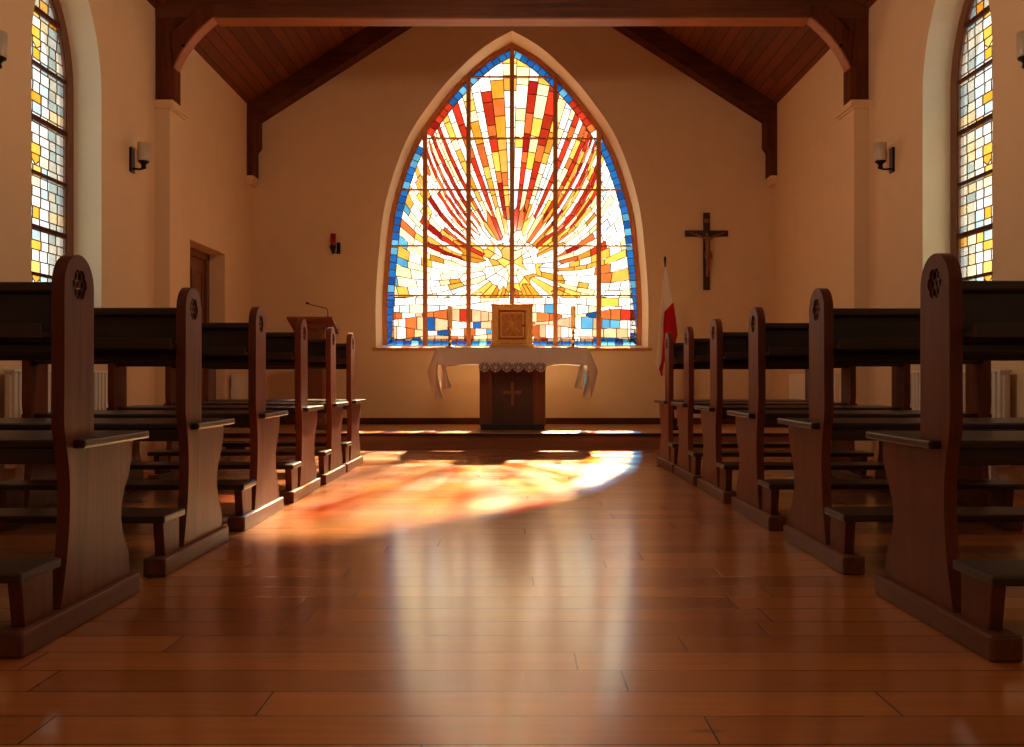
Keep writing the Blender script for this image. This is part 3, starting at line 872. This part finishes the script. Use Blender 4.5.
MB().tube([(x, 0, z) for x, z in gp], .0038, 8).build('gooseneck', M['black'], mi)
MB().tube([(-.185, 0, .132), (-.193, 0, .134), (-.207, 0, .139), (-.212, 0, .141)], [.006, .0105, .0105, .006], 10).build('capsule', M['black'], mi)

# ------------------------------------------------------------------ flag
fx, fyY = 1.51, 9.20
fl = empty('flag', (1.585, fyY, PT), 'white and red flag hanging furled from a dark pole right of the altar', 'flag')
def fpx(x, y): return ((x-512)*fyY/940-1.585, EYE+(378-y)*fyY/940-PT)
b0 = (0, .05); tpnt = fpx(665, 262)
MB().tube([(b0[0], 0, b0[1]), (tpnt[0], 0, tpnt[1])], .0085, 10).build('pole', M['bronze'], fl)
fin = MB(); x, z = tpnt; fin.lathe([(.009, -.01), (.014, 0), (.007, .008), (.016, .022), (.012, .04), (.001, .062)], x, 0, 8, z); fin.build('finial', M['bronze'], fl)
MB().lathe([(.13, 0), (.13, .012), (.10, .03), (.03, .04), (.022, .1), (.014, .11)], 0, 0, 24).build('stand', M['bronze'], fl)
rows = [(267, 664.3, 666, 666.6), (285, 662, 669, 669.6), (303, 660.5, 672, 672.6), (312, 659.6, 664, 673.8), (324, 658.5, 663, 675.6), (335, 657.4, 663, 677), (343, 657, 662.5, 674.5), (350, 656.4, 662, 672), (357, 655.8, 661.5, 667), (363, 655.2, 660.5, 664), (369, 656.5, 657.5, 662.8), (376, 660.5, 661, 662)]
def strip(c0, c1, name, mat, ph, rows=rows):
    vs = []; fs = []; m = 11; dense = []
    for a, b in zip(rows, rows[1:]):
        for k in range(3): t = k/3; dense.append([a[i]+(b[i]-a[i])*t for i in range(4)])
    dense.append(list(rows[-1]))
    for ri, rw in enumerate(dense):
        wdt = (rw[c1]-rw[c0])
        for c in range(m):
            u = c/(m-1); px = rw[c0]+wdt*u; x, z = fpx(px, rw[0])
            gx = (px-655)/22
            y = -.035-.03*math.sin(gx*PI*3.2+ph+ri*.03)*min(1, .25+ri/14)
            vs.append((x, y, z))
    for r in range(len(dense)-1):
        for c in range(m-1): k = r*m+c; fs.append((k, k+1, k+m+1, k+m))
    o = MB().add(vs, fs, True).build(name, mat, fl); sdm = o.modifiers.new('thick', 'SOLIDIFY'); sdm.thickness = .004; return o
strip(1, 2, 'white_stripe', M['flag_white'], 0); strip(2, 3, 'red_stripe', M['flag_red'], 0, rows[2:])
MB().tube([(tpnt[0]*.98, -.004, tpnt[1]-.06), (tpnt[0]*.98, -.03, tpnt[1]-.065)], .008, 8).build('tie', M['flag_white'], fl)

# ------------------------------------------------------------------ crucifix
cr = empty('crucifix', (2.128, YW-.03, 1.615), 'dark wooden crucifix with a carved figure on the wall right of the window', 'crucifix')
fc = lambda u, v, t: (u, t, v)
MB().prism([[(-.035, 0), (.035, 0), (.035, .585), (.235, .585), (.235, .65), (.035, .65), (.035, .845), (-.035, .845), (-.035, .65), (-.235, .65), (-.235, .585), (-.035, .585)]], fc, .005, .031).build('cross', M['cross_wood'], cr, .003)
MB().box(-.028, .028, -.002, .006, .735, .775).build('title_plaque', M['corpus'], cr, .002)
# small continuous figure
def skin(name, nodes, edges, mat, parent, root=0, sub_=2):
    me = bpy.data.meshes.new(name); me.from_pydata([n_[0] for n_ in nodes], edges, [])
    o = bpy.data.objects.new(name, me); COL.objects.link(o); o.parent = parent
    sk = o.modifiers.new('skin', 'SKIN')
    lay = me.skin_vertices[0] if me.skin_vertices else None
    if lay is None:
        bpy.context.view_layer.objects.active = o
    for i, n_ in enumerate(nodes):
        me.skin_vertices[0].data[i].radius = (n_[1], n_[1]*n_[2] if len(n_) > 2 else n_[1]); me.skin_vertices[0].data[i].use_root = (i == root)
    sb_ = o.modifiers.new('sub', 'SUBSURF'); sb_.levels = sub_; sb_.render_levels = sub_
    me.materials.append(mat); return o
Y0 = -.022
nodes = [((.006, Y0, .40), .021), ((.002, Y0-.004, .455), .020), ((0, Y0, .525), .026), ((0, Y0, .56), .016), ((-.002, Y0-.004, .578), .009), ((-.008, Y0-.012, .603), .016), ((-.010, Y0-.012, .622), .013),
         ((-.034, Y0, .563), .012), ((-.095, Y0, .592), .009), ((-.155, Y0+.006, .612), .0068), ((-.19, Y0+.012, .622), .006),
         ((.034, Y0, .563), .012), ((.095, Y0, .592), .009), ((.155, Y0+.006, .612), .0068), ((.19, Y0+.012, .622), .006),
         ((-.012, Y0, .37), .016), ((-.006, Y0-.03, .285), .012), ((-.006, Y0, .20), .0088), ((-.004, Y0+.002, .16), .006), ((-.003, Y0-.014, .135), .006),
         ((.022, Y0, .37), .016), ((.018, Y0-.03, .285), .012), ((.008, Y0-.004, .20), .0088), ((.004, Y0-.008, .162), .006), ((.003, Y0-.02, .138), .006)]
edges = [(0, 1), (1, 2), (2, 3), (3, 4), (4, 5), (5, 6), (3, 7), (7, 8), (8, 9), (9, 10), (3, 11), (11, 12), (12, 13), (13, 14), (0, 15), (15, 16), (16, 17), (17, 18), (18, 19), (0, 20), (20, 21), (21, 22), (22, 23), (23, 24)]
try:
    body = skin('figure', nodes, edges, M['corpus'], cr)
except Exception as ex:
    print('skin failed', ex)
    body = bpy.data.objects['figure']
    import bmesh
    bm = bmesh.new(); bm.from_mesh(body.data); lay = bm.verts.layers.skin.verify(); bm.verts.ensure_lookup_table()
    for i, n_ in enumerate(nodes): bm.verts[i][lay].radius = (n_[1], n_[1]); bm.verts[i][lay].use_root = (i == 0)
    bm.to_mesh(body.data); bm.free()
    sb_ = body.modifiers.new('sub', 'SUBSURF'); sb_.levels = 2; sb_.render_levels = 2; body.data.materials.append(M['corpus'])
mb = MB(); vs = []; fs = []
for r in range(6):
    for c in range(16):
        a = 2*PI*c/16; rr_ = .026+.006*(r/5)+.003*math.sin(a*5)
        vs.append((.006+rr_*math.cos(a)*1.1+(.006 if math.cos(a) > .7 else 0), Y0-.004+rr_*math.sin(a)*.8, .42-r*.013))
for r in range(5):
    for c in range(16): a, b = r*16+c, r*16+(c+1) % 16; fs.append((a, b, b+16, a+16))
mb.add(vs, fs, True); mb.tube([(.034, Y0-.012, .415), (.046, Y0-.014, .38), (.044, Y0-.012, .335)], [.008, .009, .004], 8); mb.build('loincloth', M['corpus'], body)

# votive lamp
vl = empty('votive_lamp', (-1.93, YW, 2.05), 'small red glass votive lamp on a dark wall bracket left of the big window', 'lamp')
MB().box(.012, .05, -.015, .001, -.04, .085).build('wall_plate', M['black'], vl, .004)
MB().tube([(.03, -.01, -.02), (.015, -.05, -.035), (-.01, -.08, -.03), (-.012, -.085, 0)], .006, 8).tube([(-.05, -.085, .045), (-.048, -.085, .02), (-.03, -.085, -.005), (-.012, -.085, -.018)], .005, 8).lathe([(.008, -.05), (.014, -.03), (.026, -.005), (.03, .03), (.03, .042)], -.012, -.085, 18).build('bracket', M['black'], vl)
MB().lathe([(.027, .035), (.028, .05), (.03, .168), (.026, .17), (.024, .06)], -.012, -.085, 20).build('glass_cup', M['red_glass'], vl)

# ------------------------------------------------------------------ wall sconces
def sconce(s, y, z, label):
    c = empty('wall_sconce', (s*SW, y, z), label, 'wall lamp', 'wall sconces with opal glass')
    MB().box(-s*.0, -s*.018, -.035, .035, -.085, .10).build('wall_plate', M['bronze'], c, .004)
    MB().tube([(-s*.015, 0, -.055), (-s*.06, 0, -.06), (-s*.092, 0, -.056), (-s*.095, 0, -.03)], .008, 8).lathe([(.012, -.058), (.02, -.05), (.016, -.03), (.03, -.012), (.04, -.008), (.04, .002)], -s*.095, 0, 20).build('arm', M['bronze'], c)
    MB().lathe([(.02, 0), (.043, .002), (.045, .01), (.045, .135), (.041, .135), (.041, .012)], -s*.095, 0, 24).build('glass_shade', M['frost'], c)
sconce(-1, 7.03, 2.273, 'opal glass wall sconce between the left window and the left pilaster')
sconce(1, 7.03, 2.273, 'opal glass wall sconce between the right window and the right pilaster')
sconce(-1, 5.04, 2.37, 'opal glass wall sconce at the left edge, before the left window')
sconce(1, 5.04, 2.37, 'opal glass wall sconce at the right edge, before the right window')

# ------------------------------------------------------------------ radiators
def radiator(s, y0, y1, z0, z1, label, ribbed=True):
    def foot(y): return -z0 if y < 8.6 else PT-z0
    r = empty('radiator', (s*SW, (y0+y1)/2, z0), label, 'radiator', 'cream radiators on the side walls')
    h = z1-z0; l = (y1-y0)/2; xa, xb = -s*.035, -s*.095
    mb = MB()
    if ribbed:
        nb = int((y1-y0)/.052)
        for i in range(nb):
            y = -l+(i+.5)*2*l/nb; mb.box(xa, xb, y-.017, y+.017, .0, h-.012)
        mb.box(xa-s*.012, xb+s*.02, -l, l, .02, h-.03)
    else: mb.box(xa, xb, -l, l, 0, h-.012)
    mb.build('panel', M['radiator'], r, .004)
    MB().box(xa+s*.005, xb-s*.004, -l-.002, l+.002, h-.014, h).build('top_grille', M['radiator'], r, .003)
    for q in ((-l*.8, l*.8) if not (y0 < 8.6 < y1) else (l*.8, l*.1)): MB().box(xa-s*.01, xb+s*.01, q-.014, q+.014, foot((y0+y1)/2+q), .02).build('foot', M['radiator'], r)
    for q in (-l*.7, l*.7): MB().box(0, xa, q-.015, q+.015, h*.3, h*.7).build('wall_bracket', M['radiator'], r)
    e = l+.03
    MB().tube([(xa-s*.03, l, h*.86), (xa-s*.03, e+.01, h*.86), (xa-s*.03, e+.012, h*.86)], .012, 8).tube([(xa-s*.03, e, h*.86), (xa-s*.03, e, h*.6)], .009, 8).build('valve', M['brass'], r)
radiator(-1, 5.2, 6.42, .15, .70, 'ribbed cream radiator under the left side window')
radiator(1, 5.3, 6.7, .15, .70, 'ribbed cream radiator under the right side window')
radiator(-1, 9.42, 9.95, .25, .69, 'small cream radiator on the left wall beyond the door recess', False)
radiator(1, 8.02, 9.35, .25, .69, 'smooth cream radiator on the right wall beside the altar step', False)

# ------------------------------------------------------------------ light
w = bpy.data.worlds.new('sky'); S.world = w; w.use_nodes = True
N, L = w.node_tree.nodes, w.node_tree.links
bg = N['Background']; bg.inputs['Color'].default_value = (1.0, .96, .89, 1); bg.inputs['Strength'].default_value = 3.6
sun = bpy.data.lights.new('sun', 'SUN'); so = bpy.data.objects.new('sun', sun); COL.objects.link(so)
sun.energy = 74; sun.color = (1, .87, .64); sun.angle = math.radians(2.0)
dv = Vector((-.125, -1, -.63)); so.rotation_euler = dv.to_track_quat('-Z', 'Y').to_euler()
for y in (5.0, .6):  # unseen pendants added above the view as warm fill
    pl = empty('fill_lamp', (0, y, 3.35), 'unseen added fill lamp, shaped as an opal glass pendant over the aisle, %s' % ('nearer the altar' if y > 2 else 'nearer the entrance'), 'fill lamp', 'added fill lamps over the aisle')
    MB().tube([(0, 0, .16), (0, 0, RIDGE-3.35-.02)], .006, 8).lathe([(.05, RIDGE-3.35-.05), (.05, RIDGE-3.35-.01)], 0, 0, 16).build('rod', M['bronze'], pl)
    MB().lathe([(.02, .17), (.07, .15), (.09, .12), (.09, .115)], 0, 0, 24).build('canopy', M['bronze'], pl)
    g = MB().lathe([(.05, .13), (.12, .08), (.15, 0), (.13, -.08), (.06, -.13), (.01, -.14)], 0, 0, 24).build('glass_globe', M['fill_glow'], pl)
    l = bpy.data.lights.new('fill_light', 'POINT'); l.energy = 52 if y > 2 else 10; l.color = (1, .76, .54); l.shadow_soft_size = .12
    lo_ = bpy.data.objects.new('fill_light', l); COL.objects.link(lo_); lo_.location = (0, y, 3.10)
def portal(loc, rot, sx, sy):
    l = bpy.data.lights.new('daylight_portal', 'AREA'); l.shape = 'RECTANGLE'; l.size = sx; l.size_y = sy; l.cycles.is_portal = True
    o = bpy.data.objects.new('daylight_portal', l); COL.objects.link(o); o.location = loc; o.rotation_euler = rot
portal((0, YW+.36, 2.72), (-PI/2, 0, 0), 3.0, 3.5)
for s in (-1, 1):
    for y in SIDE_Y: portal((s*(SW+.34), y, 2.2), (0, s*PI/2, 0), 2.4, .95)

# ------------------------------------------------------------------ camera
cam = bpy.data.cameras.new('camera'); co = bpy.data.objects.new('camera', cam); COL.objects.link(co)
cam.sensor_width = 36; cam.lens = 36*940/1024; co.location = (0, 0, EYE); co.rotation_euler = (PI/2, 0, 0)
cam.shift_y = 4.5/1024; cam.clip_start = .05
S.camera = co
S.view_settings.view_transform = 'Standard'; S.view_settings.look = 'None'; S.view_settings.gamma = 1
S.view_settings.use_curve_mapping = False; S.view_settings.exposure = 0.22
try:
    S.cycles.max_bounces = 10; S.cycles.diffuse_bounces = 6; S.cycles.transparent_max_bounces = 12
except Exception: pass
